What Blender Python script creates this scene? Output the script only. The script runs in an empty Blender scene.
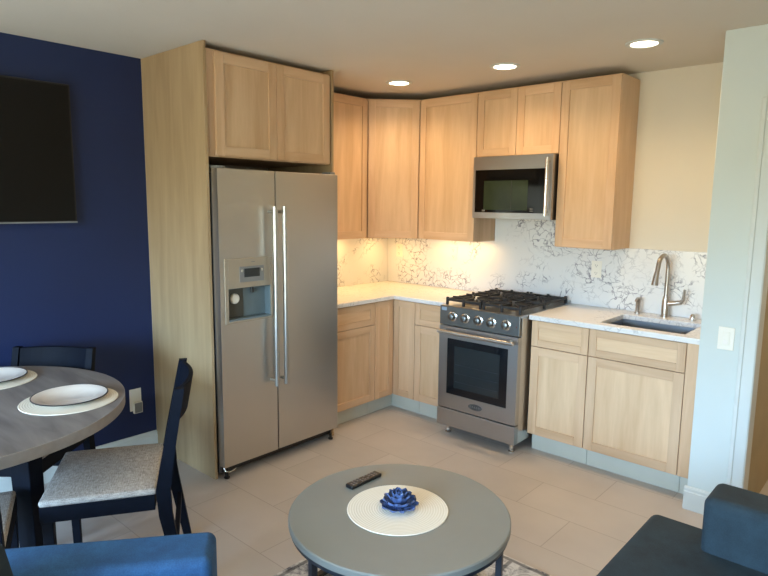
import bpy, bmesh, math, random
from math import sin, cos, pi, radians, sqrt
from mathutils import Vector, Matrix, Quaternion

random.seed(7)
SC = bpy.context.scene
COL = SC.collection
H = 2.465           # ceiling height
CT = 0.92           # counter height

# ------------------------------------------------------------------ materials
def newmat(name):
    m = bpy.data.materials.new(name)
    m.use_nodes = True
    nt = m.node_tree
    return m, nt, nt.nodes['Principled BSDF']

def N(nt, typ, **kw):
    n = nt.nodes.new(typ)
    for k, v in kw.items():
        setattr(n, k, v)
    return n

def srgb(r, g, b):
    f = lambda c: (c / 255 / 12.92) if c / 255 <= .04045 else ((c / 255 + .055) / 1.055) ** 2.4
    return (f(r), f(g), f(b), 1)

def plain(name, col, rough=.5, metal=0, noise=0, nscale=8, bump=0, bscale=60, coat=0, spec=.5):
    m, nt, b = newmat(name)
    b.inputs['Base Color'].default_value = col
    b.inputs['Roughness'].default_value = rough
    b.inputs['Metallic'].default_value = metal
    b.inputs['Coat Weight'].default_value = coat
    b.inputs['Specular IOR Level'].default_value = spec
    tc = N(nt, 'ShaderNodeTexCoord')
    if noise:
        n = N(nt, 'ShaderNodeTexNoise'); n.inputs['Scale'].default_value = nscale; n.inputs['Detail'].default_value = 4
        nt.links.new(tc.outputs['Object'], n.inputs['Vector'])
        r = N(nt, 'ShaderNodeValToRGB')
        r.color_ramp.elements[0].position = .3; r.color_ramp.elements[1].position = .7
        lo = tuple(max(0, c * (1 - noise)) for c in col[:3]) + (1,); hi = tuple(min(1, c * (1 + noise)) for c in col[:3]) + (1,)
        r.color_ramp.elements[0].color = lo; r.color_ramp.elements[1].color = hi
        nt.links.new(n.outputs['Fac'], r.inputs['Fac']); nt.links.new(r.outputs['Color'], b.inputs['Base Color'])
    if bump:
        n = N(nt, 'ShaderNodeTexNoise'); n.inputs['Scale'].default_value = bscale; n.inputs['Detail'].default_value = 3
        nt.links.new(tc.outputs['Object'], n.inputs['Vector'])
        bp = N(nt, 'ShaderNodeBump'); bp.inputs['Strength'].default_value = bump; bp.inputs['Distance'].default_value = .004
        nt.links.new(n.outputs['Fac'], bp.inputs['Height']); nt.links.new(bp.outputs['Normal'], b.inputs['Normal'])
    return m

def wood(name, axis, c0, c1, rough=.42):
    m, nt, b = newmat(name)
    tc = N(nt, 'ShaderNodeTexCoord'); oi = N(nt, 'ShaderNodeObjectInfo')
    sc = [9.0, 9.0, 9.0]; sc[axis] = .8
    mp = N(nt, 'ShaderNodeMapping'); mp.inputs['Scale'].default_value = sc
    add = N(nt, 'ShaderNodeVectorMath', operation='ADD')
    mul = N(nt, 'ShaderNodeVectorMath', operation='SCALE'); mul.inputs['Scale'].default_value = 7.3
    cmb = N(nt, 'ShaderNodeCombineXYZ')
    for k in 'XYZ': nt.links.new(oi.outputs['Random'], cmb.inputs[k])
    nt.links.new(cmb.outputs[0], mul.inputs[0])
    nt.links.new(tc.outputs['Object'], add.inputs[0]); nt.links.new(mul.outputs[0], add.inputs[1])
    nt.links.new(add.outputs[0], mp.inputs['Vector'])
    n1 = N(nt, 'ShaderNodeTexNoise'); n1.inputs['Scale'].default_value = 1.3; n1.inputs['Detail'].default_value = 5; n1.inputs['Distortion'].default_value = .6
    n2 = N(nt, 'ShaderNodeTexNoise'); n2.inputs['Scale'].default_value = 9; n2.inputs['Detail'].default_value = 2
    nt.links.new(mp.outputs[0], n1.inputs['Vector']); nt.links.new(mp.outputs[0], n2.inputs['Vector'])
    mx = N(nt, 'ShaderNodeMath', operation='MULTIPLY_ADD'); mx.inputs[1].default_value = .22
    nt.links.new(n2.outputs['Fac'], mx.inputs[0]); nt.links.new(n1.outputs['Fac'], mx.inputs[2])
    r = N(nt, 'ShaderNodeValToRGB')
    r.color_ramp.elements[0].position = .38; r.color_ramp.elements[1].position = .82
    r.color_ramp.elements[0].color = c0; r.color_ramp.elements[1].color = c1
    nt.links.new(mx.outputs[0], r.inputs['Fac'])
    hs = N(nt, 'ShaderNodeHueSaturation')
    mr = N(nt, 'ShaderNodeMapRange'); mr.inputs['To Min'].default_value = .93; mr.inputs['To Max'].default_value = 1.06
    nt.links.new(oi.outputs['Random'], mr.inputs['Value']); nt.links.new(mr.outputs[0], hs.inputs['Value'])
    nt.links.new(r.outputs['Color'], hs.inputs['Color']); nt.links.new(hs.outputs['Color'], b.inputs['Base Color'])
    b.inputs['Roughness'].default_value = rough
    return m

def steel(name, col, rough, axis=2, bright=1.0):
    m, nt, b = newmat(name)
    b.inputs['Metallic'].default_value = 1
    tc = N(nt, 'ShaderNodeTexCoord'); mp = N(nt, 'ShaderNodeMapping')
    sc = [700.0, 700.0, 700.0]; sc[axis] = 6.0
    mp.inputs['Scale'].default_value = sc
    n = N(nt, 'ShaderNodeTexNoise'); n.inputs['Scale'].default_value = 1; n.inputs['Detail'].default_value = 2
    nt.links.new(tc.outputs['Object'], mp.inputs['Vector']); nt.links.new(mp.outputs[0], n.inputs['Vector'])
    r = N(nt, 'ShaderNodeMapRange'); r.inputs['To Min'].default_value = rough * .92; r.inputs['To Max'].default_value = rough * 1.08
    nt.links.new(n.outputs['Fac'], r.inputs['Value']); nt.links.new(r.outputs[0], b.inputs['Roughness'])
    cr = N(nt, 'ShaderNodeValToRGB')
    cr.color_ramp.elements[0].color = tuple(c * .96 for c in col[:3]) + (1,); cr.color_ramp.elements[1].color = col
    nt.links.new(n.outputs['Fac'], cr.inputs['Fac']); nt.links.new(cr.outputs['Color'], b.inputs['Base Color'])
    return m

def marble(name, scale=1.0, amount=1.0, seed=0.0):
    m, nt, b = newmat(name)
    tc = N(nt, 'ShaderNodeTexCoord'); mp = N(nt, 'ShaderNodeMapping')
    mp.inputs['Scale'].default_value = (scale,) * 3; mp.inputs['Location'].default_value = (seed, seed * .7, seed * .3)
    mp.inputs['Rotation'].default_value = (.35, .55, .2)
    geo = N(nt, 'ShaderNodeNewGeometry')
    nt.links.new(geo.outputs['Position'], mp.inputs['Vector'])
    nz = N(nt, 'ShaderNodeTexNoise'); nz.inputs['Scale'].default_value = 7; nz.inputs['Detail'].default_value = 6
    nt.links.new(mp.outputs[0], nz.inputs['Vector'])
    sub = N(nt, 'ShaderNodeVectorMath', operation='MULTIPLY_ADD'); sub.inputs[1].default_value = (.22, .22, .22)
    nt.links.new(nz.outputs['Color'], sub.inputs[0]); nt.links.new(mp.outputs[0], sub.inputs[2])
    vo = N(nt, 'ShaderNodeTexVoronoi', feature='DISTANCE_TO_EDGE'); vo.inputs['Scale'].default_value = 19
    nt.links.new(sub.outputs[0], vo.inputs['Vector'])
    r1 = N(nt, 'ShaderNodeValToRGB')
    r1.color_ramp.elements[0].position = 0.0; r1.color_ramp.elements[0].color = (1, 1, 1, 1)
    r1.color_ramp.elements[1].position = .085; r1.color_ramp.elements[1].color = (0, 0, 0, 1)
    nt.links.new(vo.outputs['Distance'], r1.inputs['Fac'])
    mk = N(nt, 'ShaderNodeTexNoise'); mk.inputs['Scale'].default_value = 2.3; mk.inputs['Detail'].default_value = 3; mk.inputs['Distortion'].default_value = 1.0
    nt.links.new(mp.outputs[0], mk.inputs['Vector'])
    r2 = N(nt, 'ShaderNodeValToRGB')
    r2.color_ramp.elements[0].position = .44; r2.color_ramp.elements[0].color = (0, 0, 0, 1)
    r2.color_ramp.elements[1].position = .54; r2.color_ramp.elements[1].color = (1, 1, 1, 1)
    nt.links.new(mk.outputs['Fac'], r2.inputs['Fac'])
    mu = N(nt, 'ShaderNodeMath', operation='MULTIPLY')
    nt.links.new(r1.outputs['Color'], mu.inputs[0]); nt.links.new(r2.outputs['Color'], mu.inputs[1])
    fn = N(nt, 'ShaderNodeTexNoise'); fn.inputs['Scale'].default_value = 22
    nt.links.new(mp.outputs[0], fn.inputs['Vector'])
    r3 = N(nt, 'ShaderNodeMapRange'); r3.inputs['From Min'].default_value = .32; r3.inputs['From Max'].default_value = .58
    nt.links.new(fn.outputs['Fac'], r3.inputs['Value'])
    mu2 = N(nt, 'ShaderNodeMath', operation='MULTIPLY'); nt.links.new(mu.outputs[0], mu2.inputs[0]); nt.links.new(r3.outputs[0], mu2.inputs[1])
    mu3 = N(nt, 'ShaderNodeMath', operation='MULTIPLY'); mu3.inputs[1].default_value = amount; nt.links.new(mu2.outputs[0], mu3.inputs[0])
    mix = N(nt, 'ShaderNodeMix', data_type='RGBA')
    mix.inputs['A'].default_value = (.74, .73, .71, 1); mix.inputs['B'].default_value = (.16, .15, .18, 1)
    nt.links.new(mu3.outputs[0], mix.inputs['Factor'])
    nt.links.new(mix.outputs['Result'], b.inputs['Base Color'])
    b.inputs['Roughness'].default_value = .25
    return m

def tiles(name):
    m, nt, b = newmat(name)
    tc = N(nt, 'ShaderNodeNewGeometry')
    mp = N(nt, 'ShaderNodeMapping')
    # joints at y = -.965 - .315 k ; x = 2.106 / 2.413
    mp.inputs['Location'].default_value = (0, 0, 0)
    nt.links.new(tc.outputs['Position'], mp.inputs['Vector'])
    add = N(nt, 'ShaderNodeVectorMath', operation='ADD')
    add.inputs[1].default_value = (-2.106 + .62 * 20, .965 + .315 * 40, 0)
    nt.links.new(mp.outputs[0], add.inputs[0])
    br = N(nt, 'ShaderNodeTexBrick'); br.offset = .5; br.offset_frequency = 2; br.squash = 1
    br.inputs['Scale'].default_value = 1; br.inputs['Brick Width'].default_value = .62; br.inputs['Row Height'].default_value = .315
    br.inputs['Mortar Size'].default_value = .0028; br.inputs['Mortar Smooth'].default_value = .3; br.inputs['Bias'].default_value = 0
    br.inputs['Color1'].default_value = srgb(199, 190, 183); br.inputs['Color2'].default_value = srgb(193, 184, 176); br.inputs['Mortar'].default_value = srgb(172, 162, 153)
    nt.links.new(add.outputs[0], br.inputs['Vector'])
    n = N(nt, 'ShaderNodeTexNoise'); n.inputs['Scale'].default_value = 2.2; n.inputs['Detail'].default_value = 6
    nt.links.new(tc.outputs['Position'], n.inputs['Vector'])
    r = N(nt, 'ShaderNodeValToRGB'); r.color_ramp.elements[0].position = .3; r.color_ramp.elements[1].position = .72
    r.color_ramp.elements[0].color = (.86, .86, .86, 1); r.color_ramp.elements[1].color = (1, 1, 1, 1)
    nt.links.new(n.outputs['Fac'], r.inputs['Fac'])
    mx = N(nt, 'ShaderNodeMix', data_type='RGBA', blend_type='MULTIPLY'); mx.inputs['Factor'].default_value = 1
    nt.links.new(br.outputs['Color'], mx.inputs['A']); nt.links.new(r.outputs['Color'], mx.inputs['B'])
    nt.links.new(mx.outputs['Result'], b.inputs['Base Color'])
    b.inputs['Roughness'].default_value = .42
    bp = N(nt, 'ShaderNodeBump'); bp.inputs['Strength'].default_value = .3; bp.inputs['Distance'].default_value = .002; bp.invert = True
    nt.links.new(br.outputs['Fac'], bp.inputs['Height']); nt.links.new(bp.outputs['Normal'], b.inputs['Normal'])
    return m

def velvet(name, c0, c1):
    m, nt, b = newmat(name)
    tc = N(nt, 'ShaderNodeTexCoord')
    n = N(nt, 'ShaderNodeTexNoise'); n.inputs['Scale'].default_value = 9; n.inputs['Detail'].default_value = 7; n.inputs['Roughness'].default_value = .65
    n2 = N(nt, 'ShaderNodeTexNoise'); n2.inputs['Scale'].default_value = 260; n2.inputs['Detail'].default_value = 2
    nt.links.new(tc.outputs['Object'], n.inputs['Vector']); nt.links.new(tc.outputs['Object'], n2.inputs['Vector'])
    ad = N(nt, 'ShaderNodeMath', operation='MULTIPLY_ADD'); ad.inputs[1].default_value = .5
    nt.links.new(n2.outputs['Fac'], ad.inputs[0]); nt.links.new(n.outputs['Fac'], ad.inputs[2])
    r = N(nt, 'ShaderNodeValToRGB'); r.color_ramp.elements[0].position = .5; r.color_ramp.elements[1].position = 1.0
    r.color_ramp.elements[0].color = c0; r.color_ramp.elements[1].color = c1
    nt.links.new(ad.outputs[0], r.inputs['Fac']); nt.links.new(r.outputs['Color'], b.inputs['Base Color'])
    b.inputs['Roughness'].default_value = .85
    b.inputs['Sheen Weight'].default_value = .12; b.inputs['Sheen Roughness'].default_value = .4
    b.inputs['Sheen Tint'].default_value = c1
    bp = N(nt, 'ShaderNodeBump'); bp.inputs['Strength'].default_value = .25; bp.inputs['Distance'].default_value = .002
    nt.links.new(n2.outputs['Fac'], bp.inputs['Height']); nt.links.new(bp.outputs['Normal'], b.inputs['Normal'])
    return m

def tweed(name):
    m, nt, b = newmat(name)
    tc = N(nt, 'ShaderNodeTexCoord')
    cols = []
    for sc in ((40, 420, 300), (420, 40, 300)):
        mp = N(nt, 'ShaderNodeMapping'); mp.inputs['Scale'].default_value = sc
        n = N(nt, 'ShaderNodeTexNoise'); n.inputs['Scale'].default_value = 1; n.inputs['Detail'].default_value = 2
        nt.links.new(tc.outputs['Object'], mp.inputs['Vector']); nt.links.new(mp.outputs[0], n.inputs['Vector']); cols.append(n)
    ad = N(nt, 'ShaderNodeMath', operation='ADD'); nt.links.new(cols[0].outputs['Fac'], ad.inputs[0]); nt.links.new(cols[1].outputs['Fac'], ad.inputs[1])
    r = N(nt, 'ShaderNodeValToRGB'); r.color_ramp.elements[0].position = .32; r.color_ramp.elements[1].position = .68
    hf = N(nt, 'ShaderNodeMath', operation='MULTIPLY'); hf.inputs[1].default_value = .5; nt.links.new(ad.outputs[0], hf.inputs[0])
    r.color_ramp.elements[0].color = srgb(112, 106, 101); r.color_ramp.elements[1].color = srgb(204, 197, 189)
    nt.links.new(hf.outputs[0], r.inputs['Fac']); nt.links.new(r.outputs['Color'], b.inputs['Base Color'])
    b.inputs['Roughness'].default_value = .95
    return m

def woven(name):
    m, nt, b = newmat(name)
    tc = N(nt, 'ShaderNodeTexCoord')
    w = N(nt, 'ShaderNodeTexWave', wave_type='RINGS', rings_direction='Z'); w.inputs['Scale'].default_value = 32; w.inputs['Distortion'].default_value = .4; w.inputs['Detail'].default_value = 2; w.inputs['Detail Scale'].default_value = 6
    nt.links.new(tc.outputs['Object'], w.inputs['Vector'])
    r = N(nt, 'ShaderNodeValToRGB'); r.color_ramp.elements[0].color = srgb(226, 218, 200); r.color_ramp.elements[1].color = srgb(240, 234, 220)
    nt.links.new(w.outputs['Fac'], r.inputs['Fac']); nt.links.new(r.outputs['Color'], b.inputs['Base Color'])
    bp = N(nt, 'ShaderNodeBump'); bp.inputs['Strength'].default_value = .4; bp.inputs['Distance'].default_value = .002
    nt.links.new(w.outputs['Fac'], bp.inputs['Height']); nt.links.new(bp.outputs['Normal'], b.inputs['Normal'])
    b.inputs['Roughness'].default_value = .9
    return m

def tabletop(name):
    m, nt, b = newmat(name)
    tc = N(nt, 'ShaderNodeTexCoord'); mp = N(nt, 'ShaderNodeMapping'); mp.inputs['Scale'].default_value = (2.2, 16, 8); mp.inputs['Rotation'].default_value = (0, 0, .7)
    n = N(nt, 'ShaderNodeTexNoise'); n.inputs['Scale'].default_value = 1; n.inputs['Detail'].default_value = 6; n.inputs['Distortion'].default_value = .8
    nt.links.new(tc.outputs['Object'], mp.inputs['Vector']); nt.links.new(mp.outputs[0], n.inputs['Vector'])
    r = N(nt, 'ShaderNodeValToRGB'); r.color_ramp.elements[0].position = .3; r.color_ramp.elements[1].position = .75
    r.color_ramp.elements[0].color = srgb(108, 103, 101); r.color_ramp.elements[1].color = srgb(148, 142, 138)
    nt.links.new(n.outputs['Fac'], r.inputs['Fac']); nt.links.new(r.outputs['Color'], b.inputs['Base Color'])
    b.inputs['Roughness'].default_value = .45
    return m

def rugmat(name):
    m, nt, b = newmat(name)
    tc = N(nt, 'ShaderNodeNewGeometry'); mp = N(nt, 'ShaderNodeMapping')
    nt.links.new(tc.outputs['Position'], mp.inputs['Vector'])
    n = N(nt, 'ShaderNodeTexNoise'); n.inputs['Scale'].default_value = 11; n.inputs['Detail'].default_value = 8; n.inputs['Roughness'].default_value = .75; n.inputs['Distortion'].default_value = 1.3
    nt.links.new(mp.outputs[0], n.inputs['Vector'])
    r = N(nt, 'ShaderNodeValToRGB'); r.color_ramp.elements[0].position = .36; r.color_ramp.elements[1].position = .56
    r.color_ramp.elements[0].color = srgb(104, 104, 112); r.color_ramp.elements[1].color = srgb(222, 220, 216)
    nt.links.new(n.outputs['Fac'], r.inputs['Fac'])
    br = N(nt, 'ShaderNodeTexBrick'); br.inputs['Scale'].default_value = 1; br.inputs['Brick Width'].default_value = .34; br.inputs['Row Height'].default_value = .3
    br.inputs['Mortar Size'].default_value = .014; br.inputs['Mortar Smooth'].default_value = .6
    br.inputs['Color1'].default_value = (1, 1, 1, 1); br.inputs['Color2'].default_value = (.9, .9, .9, 1); br.inputs['Mortar'].default_value = (.2, .2, .21, 1)
    nt.links.new(mp.outputs[0], br.inputs['Vector'])
    mx = N(nt, 'ShaderNodeMix', data_type='RGBA', blend_type='MULTIPLY'); mx.inputs['Factor'].default_value = .8
    nt.links.new(r.outputs['Color'], mx.inputs['A']); nt.links.new(br.outputs['Color'], mx.inputs['B'])
    nt.links.new(mx.outputs['Result'], b.inputs['Base Color']); b.inputs['Roughness'].default_value = .95
    return m

def emis(name, col, s):
    m, nt, b = newmat(name)
    b.inputs['Base Color'].default_value = col
    b.inputs['Emission Color'].default_value = col; b.inputs['Emission Strength'].default_value = s
    return m

W0, W1 = srgb(204, 168, 126), srgb(230, 202, 164)
M = {}
M['wood_z'] = wood('maple_vertical', 2, srgb(196, 158, 120), srgb(218, 184, 148))
M['wood_x'] = wood('maple_horizontal', 0, srgb(196, 158, 120), srgb(218, 184, 148))
M['wood_pz'] = wood('maple_door_panel_vertical', 2, srgb(198, 161, 122), srgb(221, 188, 150))
M['wood_px'] = wood('maple_door_panel_horizontal', 0, srgb(198, 161, 122), srgb(221, 188, 150))
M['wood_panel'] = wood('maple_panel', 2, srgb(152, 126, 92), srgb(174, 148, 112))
M['wood_dark'] = plain('cabinet_underside', srgb(120, 92, 66), .6, noise=.1)
M['steel_v'] = steel('brushed_steel_vertical', (.56, .53, .49, 1), .34, 2)
M['steel_h'] = steel('brushed_steel_horizontal', (.42, .41, .40, 1), .34, 0)
M['steel_p'] = steel('range_panel_steel', (.19, .195, .19, 1), .36, 0)
M['steel_hb'] = steel('oven_handle_steel', (.55, .53, .50, 1), .33, 0)
M['steel_bar'] = steel('handle_steel', (.52, .50, .46, 1), .34, 2)
M['steel_y'] = steel('brushed_steel_deep', (.58, .56, .53, 1), .3, 1)
M['steel_dark'] = steel('dark_steel', (.20, .20, .20, 1), .4, 2)
M['chrome'] = steel('polished_steel', (.75, .73, .70, 1), .18, 2)
M['nickel'] = steel('brushed_nickel', (.46, .42, .38, 1), .28, 2)
M['sink'] = steel('sink_steel', (.36, .38, .41, 1), .38, 0)
M['marble'] = marble('veined_quartz_backsplash', 1.0, 1.0, 3.1)
M['counter'] = marble('veined_quartz_worktop', 1.1, .4, 9.4)
M['tiles'] = tiles('stone_tile_floor')
M['white'] = plain('white_paint', srgb(206, 210, 205), .6, noise=.02, nscale=3)
M['ceil'] = plain('ceiling_paint', srgb(214, 206, 192), .9, noise=.02, nscale=2, bump=.1, bscale=90)
M['wallp'] = plain('wall_paint', srgb(216, 207, 190), .8, noise=.02, nscale=2, bump=.08, bscale=120)
M['stubp'] = plain('cool_white_wall_paint', srgb(204, 211, 206), .75, noise=.02, nscale=2, bump=.08, bscale=120)
M['blue'] = plain('navy_wall_paint', srgb(16, 34, 75), .5, noise=.05, nscale=2, bump=.08, bscale=120)
M['tan'] = plain('tan_hall_paint', srgb(168, 150, 116), .8, noise=.05)
M['toe'] = plain('pale_toe_kick', srgb(198, 200, 188), .5, noise=.03)
M['black'] = plain('black_plastic', srgb(18, 18, 19), .35, noise=.1)
M['gloss'] = plain('black_gloss', srgb(10, 9, 9), .08, noise=.05, spec=.2)
M['screen'] = plain('television_screen', srgb(13, 11, 9), .3, noise=.05, spec=.25)
M['iron'] = plain('cast_iron', srgb(26, 26, 27), .55, bump=.2, bscale=150)
M['oven_glass'] = plain('oven_glass', srgb(12, 15, 20), .08, noise=.1)
M['mw_glass'] = plain('microwave_window', srgb(46, 54, 38), .15, noise=.3, nscale=6, spec=.15)
M['disp'] = plain('dispenser_recess', srgb(104, 118, 122), .3, noise=.1)
M['dark_panel'] = plain('dark_dispenser_panel', srgb(72, 70, 62), .4, noise=.05)
M['dispp'] = plain('dispenser_plastic', srgb(172, 160, 142), .35, metal=.4, noise=.03)
M['lcd'] = plain('dark_display', srgb(34, 40, 42), .15, noise=.05)
M['greyplastic'] = plain('grey_plastic', srgb(128, 128, 126), .4, noise=.05)
M['plate'] = plain('white_outlet_plastic', srgb(232, 226, 212), .35, noise=.01)
M['slot'] = plain('outlet_slot', srgb(70, 64, 58), .5, noise=.05)
M['navywood'] = plain('navy_painted_wood', srgb(11, 16, 27), .6, noise=.15, nscale=20, spec=.1)
M['greytop'] = tabletop('grey_wood_top')
M['greyedge'] = plain('grey_edge_band', srgb(158, 153, 150), .5, noise=.08, nscale=30)
M['tweed'] = tweed('grey_tweed')
M['porcelain'] = plain('white_porcelain', srgb(240, 232, 222), .18, noise=.01, coat=.4)
M['rim'] = plain('dark_rim_glaze', srgb(30, 28, 32), .3, noise=.05)
M['woven'] = woven('cream_woven_fibre')
M['teal'] = velvet('dark_teal_upholstery', srgb(17, 32, 40), srgb(34, 54, 64))
M['bluelit_velvet'] = velvet('blue_lit_upholstery', srgb(22, 58, 98), srgb(44, 94, 140))  # blue of the window light put into the armchair's upholstery colour
M['coffee'] = plain('grey_green_table', srgb(128, 132, 128), .42, noise=.05, nscale=4)
M['coffee_edge'] = plain('dark_table_frame', srgb(36, 42, 52), .4, noise=.05)
M['cobalt'] = plain('cobalt_glaze', srgb(80, 102, 150), .2, noise=.45, nscale=40, coat=.5)
M['rug'] = rugmat('distressed_rug')
M['button'] = plain('remote_button', srgb(112, 108, 106), .5, noise=.05)
M['gasket'] = plain('dark_gasket', srgb(40, 38, 36), .6, noise=.05)
M['lens'] = emis('downlight_lens', (1, .86, .66, 1), 14)
M['sticker'] = plain('pale_sticker', srgb(150, 165, 185), .4, noise=.03)
M['indicator'] = plain('indicator', srgb(130, 60, 50), .4, noise=.03)
M['rackmetal'] = plain('oven_rack', srgb(60, 66, 74), .35, metal=.7, noise=.05)
M['glass'] = None

# ------------------------------------------------------------------ mesh builder
class MB:
    def __init__(s): s.v = []; s.f = []; s.m = []; s.s = []
    def _add(s, vs, fs, mi=0, smooth=False):
        b = len(s.v); s.v += [tuple(v) for v in vs]
        for f in fs:
            s.f.append(tuple(b + i for i in f)); s.m.append(mi); s.s.append(smooth)
        return s
    def box(s, x0, x1, y0, y1, z0, z1, mi=0):
        vs = [(x0,y0,z0),(x1,y0,z0),(x1,y1,z0),(x0,y1,z0),(x0,y0,z1),(x1,y0,z1),(x1,y1,z1),(x0,y1,z1)]
        return s._add(vs, [(0,3,2,1),(4,5,6,7),(0,1,5,4),(1,2,6,5),(2,3,7,6),(3,0,4,7)], mi)
    def hexa(s, b, t, mi=0):      # four bottom corners, four top corners (ccw from above)
        return s._add(list(b) + list(t), [(0,3,2,1),(4,5,6,7),(0,1,5,4),(1,2,6,5),(2,3,7,6),(3,0,4,7)], mi)
    def bar(s, a, b, w, d, mi=0, side=(1, 0, 0), w2=None, d2=None):   # a tapered square bar from a to b
        a, b = Vector(a), Vector(b); ax = (b - a).normalized(); u = Vector(side); u = (u - ax * u.dot(ax)).normalized(); v = ax.cross(u)
        w2 = w2 or w; d2 = d2 or d
        q = [(-1,-1),(1,-1),(1,1),(-1,1)]
        return s.hexa([a + u*p*w/2 + v*r*d/2 for p, r in q], [b + u*p*w2/2 + v*r*d2/2 for p, r in q], mi)
    def prism(s, poly, z0, z1, mi=0):
        n = len(poly)
        vs = [(x, y, z0) for x, y in poly] + [(x, y, z1) for x, y in poly]
        return s._add(vs, [tuple(range(n))[::-1], tuple(range(n, 2*n))] + [(i, (i+1) % n, n+(i+1) % n, n+i) for i in range(n)], mi)
    def lathe(s, prof, seg=48, c=(0,0,0), axis='z', mi=0, smooth=True):
        vs = []; fs = []; n = len(prof)
        for k in range(seg):
            a = 2*pi*k/seg
            for r, h in prof:
                p = (r*cos(a), r*sin(a), h)
                if axis == 'y': p = (p[0], -p[2], p[1])       # h along -y
                if axis == 'x': p = (p[2], p[0], p[1])
                vs.append((p[0]+c[0], p[1]+c[1], p[2]+c[2]))
        for k in range(seg):
            k2 = (k+1) % seg
            for i in range(n-1): fs.append((k*n+i, k2*n+i, k2*n+i+1, k*n+i+1))
        s._add(vs, fs, mi, smooth)
        for i, rev in ((0, True), (n-1, False)):
            if prof[i][0] > 1e-6 and prof[0] != prof[-1]:
                ring = [vs[k*n+i] for k in range(seg)]
                s._add(ring, [tuple(range(seg))[::-1] if rev else tuple(range(seg))], mi, False)
        return s
    def tube(s, path, r, seg=14, mi=0):
        P = [Vector(p) for p in path]; n = len(P)
        rs = r if isinstance(r, (list, tuple)) else [r]*n
        T = [(P[min(i+1, n-1)] - P[max(i-1, 0)]).normalized() for i in range(n)]
        u = Vector((0,0,1)) if abs(T[0].z) < .9 else Vector((1,0,0)); u = (u - T[0]*u.dot(T[0])).normalized()
        vs = []
        for i in range(n):
            u = (u - T[i]*u.dot(T[i])).normalized(); w = T[i].cross(u)
            for k in range(seg):
                a = 2*pi*k/seg; vs.append(P[i] + (u*cos(a) + w*sin(a))*rs[i])
        fs = [(i*seg+k, i*seg+(k+1) % seg, (i+1)*seg+(k+1) % seg, (i+1)*seg+k) for i in range(n-1) for k in range(seg)]
        s._add(vs, fs, mi, True)
        s._add(vs[:seg], [tuple(range(seg))[::-1]], mi); s._add(vs[-seg:], [tuple(range(seg))], mi)
        return s
    def rbox(s, x0, x1, y0, y1, z0, z1, r, puff=0, mi=0):      # rounded cushion block
        h = ((x1-x0)/2, (y1-y0)/2, (z1-z0)/2); c = ((x0+x1)/2, (y0+y1)/2, (z0+z1)/2)
        r = min(r, min(h)*.98)
        def ticks(hh):
            t = [hh - r*(1-tan_) for tan_ in (1, .75, .5, .25, 0)]
            inner = [(-hh+r) + (2*hh-2*r)*i/8 for i in range(1, 8)]
            pos = [hh-r+r*k/4 for k in range(0, 5)]
            return sorted(set([-p for p in pos] + inner + pos))
        tk = [ticks(hh) for hh in h]
        idx = {}; vs = []
        def vert(p):
            key = tuple(round(q, 6) for q in p)
            if key in idx: return idx[key]
            inn = Vector([max(-(h[i]-r), min(h[i]-r, p[i])) for i in range(3)]); d = Vector(p) - inn
            # keep equal angles around the corners
            q = inn + (d.normalized()*r if d.length > 1e-9 else d)
            if puff:
                fx = 1-(abs(q[0])/h[0])**3; fy = 1-(abs(q[1])/h[1])**3
                q[2] += puff*max(0, fx)*max(0, fy)*(q[2]/h[2])
            vs.append((q[0]+c[0], q[1]+c[1], q[2]+c[2])); idx[key] = len(vs)-1; return idx[key]
        fs = []
        for ax in range(3):
            a1, a2 = (ax+1) % 3, (ax+2) % 3
            for sgn in (-1, 1):
                for i in range(len(tk[a1])-1):
                    for j in range(len(tk[a2])-1):
                        q = []
                        for (ii, jj) in ((i, j), (i+1, j), (i+1, j+1), (i, j+1)):
                            p = [0, 0, 0]; p[ax] = sgn*h[ax]; p[a1] = tk[a1][ii]; p[a2] = tk[a2][jj]; q.append(vert(p))
                        fs.append(tuple(q) if sgn > 0 else tuple(q[::-1]))
        return s._add(vs, fs, mi, True)
    def build(s, name, mats, parent=None, bevel=0, seg=2, loc=None, rot=None):
        me = bpy.data.meshes.new(name); me.from_pydata(s.v, [], s.f); me.update()
        mats = mats if isinstance(mats, (list, tuple)) else [mats]
        for m in mats: me.materials.append(M[m])
        for i, p in enumerate(me.polygons): p.material_index = s.m[i]; p.use_smooth = s.s[i]
        if any(s.s): me.set_sharp_from_angle(angle=radians(35))
        o = bpy.data.objects.new(name, me); COL.objects.link(o)
        if bevel:
            b = o.modifiers.new('edge', 'BEVEL'); b.width = bevel; b.segments = seg; b.limit_method = 'ANGLE'; b.angle_limit = radians(50)
        if parent: o.parent = parent
        if loc: o.location = loc
        if rot is not None: o.rotation_euler = (0, 0, rot)
        return o

def tag(o, label, cat, group=None):
    o['label'] = label; o['category'] = cat
    if group: o['group'] = group
    return o
def thing(name, label, cat, loc=(0,0,0), rz=0, group=None):
    o = bpy.data.objects.new(name, None); COL.objects.link(o); o.empty_display_size = .05
    o.location = loc; o.rotation_euler = (0, 0, rz)
    return tag(o, label, cat, group)
def struct(name, mb, mat, **k):
    o = mb.build(name, mat, **k); o['kind'] = 'structure'; return o
def copy_tree(o, parent=None):
    c = o.copy(); COL.objects.link(c)
    if parent: c.parent = parent
    for ch in list(o.children): copy_tree(ch, c)
    return c

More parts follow.
